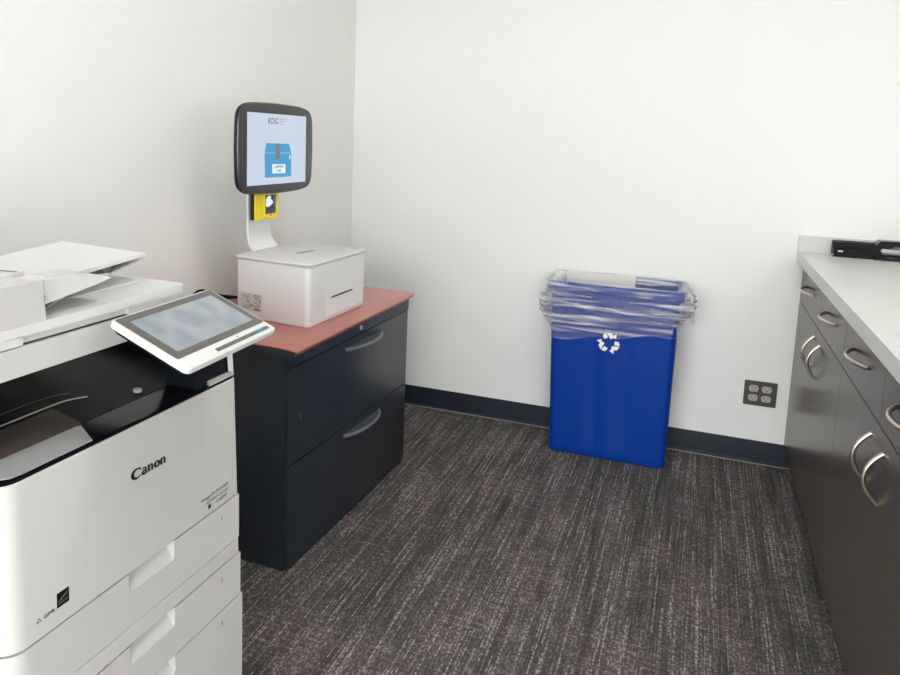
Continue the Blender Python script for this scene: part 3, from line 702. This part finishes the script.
# touch panel
Cn = Vector((-.7774, -2.2958, .9788)); yaw, tilt = .046, .395
u_ = Vector((-math.sin(yaw), math.cos(yaw), .003)).normalized(); v_ = Vector((math.cos(yaw) * math.cos(tilt), math.sin(yaw) * math.cos(tilt), -math.sin(tilt)))
v_ = (v_ - u_ * v_.dot(u_)).normalized(); w_ = v_.cross(u_) ; 
if w_.z < 0: w_ = -w_
W_, H_ = .272, .159
TM = Matrix(((u_.x, v_.x, w_.x, Cn.x), (u_.y, v_.y, w_.y, Cn.y), (u_.z, v_.z, w_.z, Cn.z), (0, 0, 0, 1)))
def rr2(f, g=0.0, r=.008, n=6):
    u0, v0, u1, v1 = f; return rrect((u0 - .5) * W_ + g, (v0 - .5) * H_ + g, (u1 - .5) * W_ - g, (v1 - .5) * H_ - g, r, n)
F_ = (0, 0, 1, 1)
cp = MB().loft([[(p[0], p[1], z) for p in rr2(F_, g, .011)] for z, g in ((-.012, .002), (-.010, 0), (-.003, 0), (-.0008, .001), (0, .003))]).xf(TM).build('control_panel', M_white2, t, label='white framed tilted touch panel')
MB().loft([[(p[0], p[1], z) for p in rr2(F_, g, .014)] for z, g in ((-.024, .022), (-.018, .006), (-.0122, .003))]).xf(TM).build('panel_back', M_black, cp)
MB().prism(rr2((.024, .03, .976, .825), 0, .004), 'z', .0002, .0008).xf(TM).build('panel_bezel', M_bezel, cp)
MB().prism(rr2((.09, .125, .915, .735), 0, .002), 'z', .0009, .0013).xf(TM).build('touch_screen', M_touch, cp)
MB().prism(rr2((.33, .895, .945, .945), 0, .002), 'z', .0002, .0008).xf(TM).build('status_strip', M_bezel, cp)
MB().prism(rr2((.80, .90, .87, .94), 0, .001), 'z', .0009, .0012).xf(TM).build('status_light', M_cyan, cp)
MB().cyl((.03, .058, .0002), 'z', .0016, .0004, 12).xf(TM).build('panel_dot', M_greyink, cp)
MB().hexa([(-.865, -2.30, .90), (-.80, -2.30, .925), (-.80, -2.17, .925), (-.865, -2.17, .90), (-.865, -2.30, .948), (-.80, -2.30, .968), (-.80, -2.17, .968), (-.865, -2.17, .948)], .006).build('panel_bracket', M_black, t)
# lettering on the front
def can_fn(u, v, d): return (-.8499 + d, -2.3875 + u * .0865 / 5.35, .7205 + v * .0125 - u * .0004)
g = MB()
def arc(cx, cy, rx, ry, a0, a1, n=18): return [(cx + rx * math.cos(math.radians(a0 + (a1 - a0) * k / n)), cy + ry * math.sin(math.radians(a0 + (a1 - a0) * k / n))) for k in range(n + 1)]
def wid(n, f): return [f(k / n) for k in range(n + 1)]
g.stroke(arc(.84, .62, .66, .66, 38, 325, 30), wid(30, lambda q: .05 + .17 * math.sin(PI * q) ** 1.6), can_fn, .0006)
g.poly([(1.24, 1.36), (1.48, 1.08), (1.34, .88), (1.20, 1.04), (1.03, 1.22)], can_fn, .0006)
ox = 1.55
g.stroke(arc(ox + .36, .30, .26, .26, 60, 400, 22), wid(22, lambda q: .08 + .06 * math.sin(PI * q)), can_fn, .0006)
g.stroke([(ox + .12, .82), (ox + .3, .97), (ox + .55, .90), (ox + .62, .6), (ox + .62, .18), (ox + .78, .02)], [.07, .09, .11, .13, .14, .06], can_fn, .0006)
def nn(ox):
    g.stroke([(ox + .17, .0), (ox + .17, .96)], [.15, .15], can_fn, .0006)
    g.stroke([(ox, .97), (ox + .2, .97)], [.05, .05], can_fn, .0006)
    g.stroke([(ox + .25, .74), (ox + .42, .93), (ox + .62, .92), (ox + .70, .65), (ox + .70, .0)], [.05, .09, .11, .14, .15], can_fn, .0006)
nn(2.45)
g.stroke(arc(3.92, .49, .33, .40, 0, 360, 30), wid(30, lambda q: .085 + .10 * abs(math.cos(2 * PI * q))), can_fn, .0006)
nn(4.45)
g.build('brand_lettering', M_ink, t)
UY, UZ = (0, 1, 0), (0, 0, 1)
text('model_text', 'imageRUNNER', .0098, M_greyink, t, (-.8496, -2.112, .5935), UY, UZ, 'RIGHT', .0002, 1.45)
text('model_text', 'ADVANCE DX', .0086, M_greyink, t, (-.8496, -2.112, .5825), UY, UZ, 'RIGHT', .0002, 1.35)
text('model_text', 'C357iF', .0090, M_ink, t, (-.8496, -2.118, .5715), UY, UZ, 'RIGHT', .0002, 1.35)
MB().box(-.8499, -2.179, .5705, -.8494, -2.171, .5785).build('colour_mark', M_ink, t)
es = MB().box(-.8499, -2.5475, .5870, -.8495, -2.5245, .6105).build('energy_mark', M_ink, t)
e2 = MB(); ff = lambda u, v, d: (-.8495 + d, u, v)
e2.stroke([(-2.544, .596), (-2.536, .601), (-2.528, .604)], [.0008, .0012, .0004], ff, .0003); e2.stroke([(-2.5455, .5925), (-2.5265, .5935)], [.0005, .0005], ff, .0003)
e2.build('energy_mark_swoosh', M_greyink, es)
text('code_text', '△ GPR', .0085, M_ink, t, (-.8496, -2.5865, .5855), UY, UZ, 'LEFT', .0002, 1.3)

for o in bpy.data.objects:
    if '_org' in o: del o['_org']
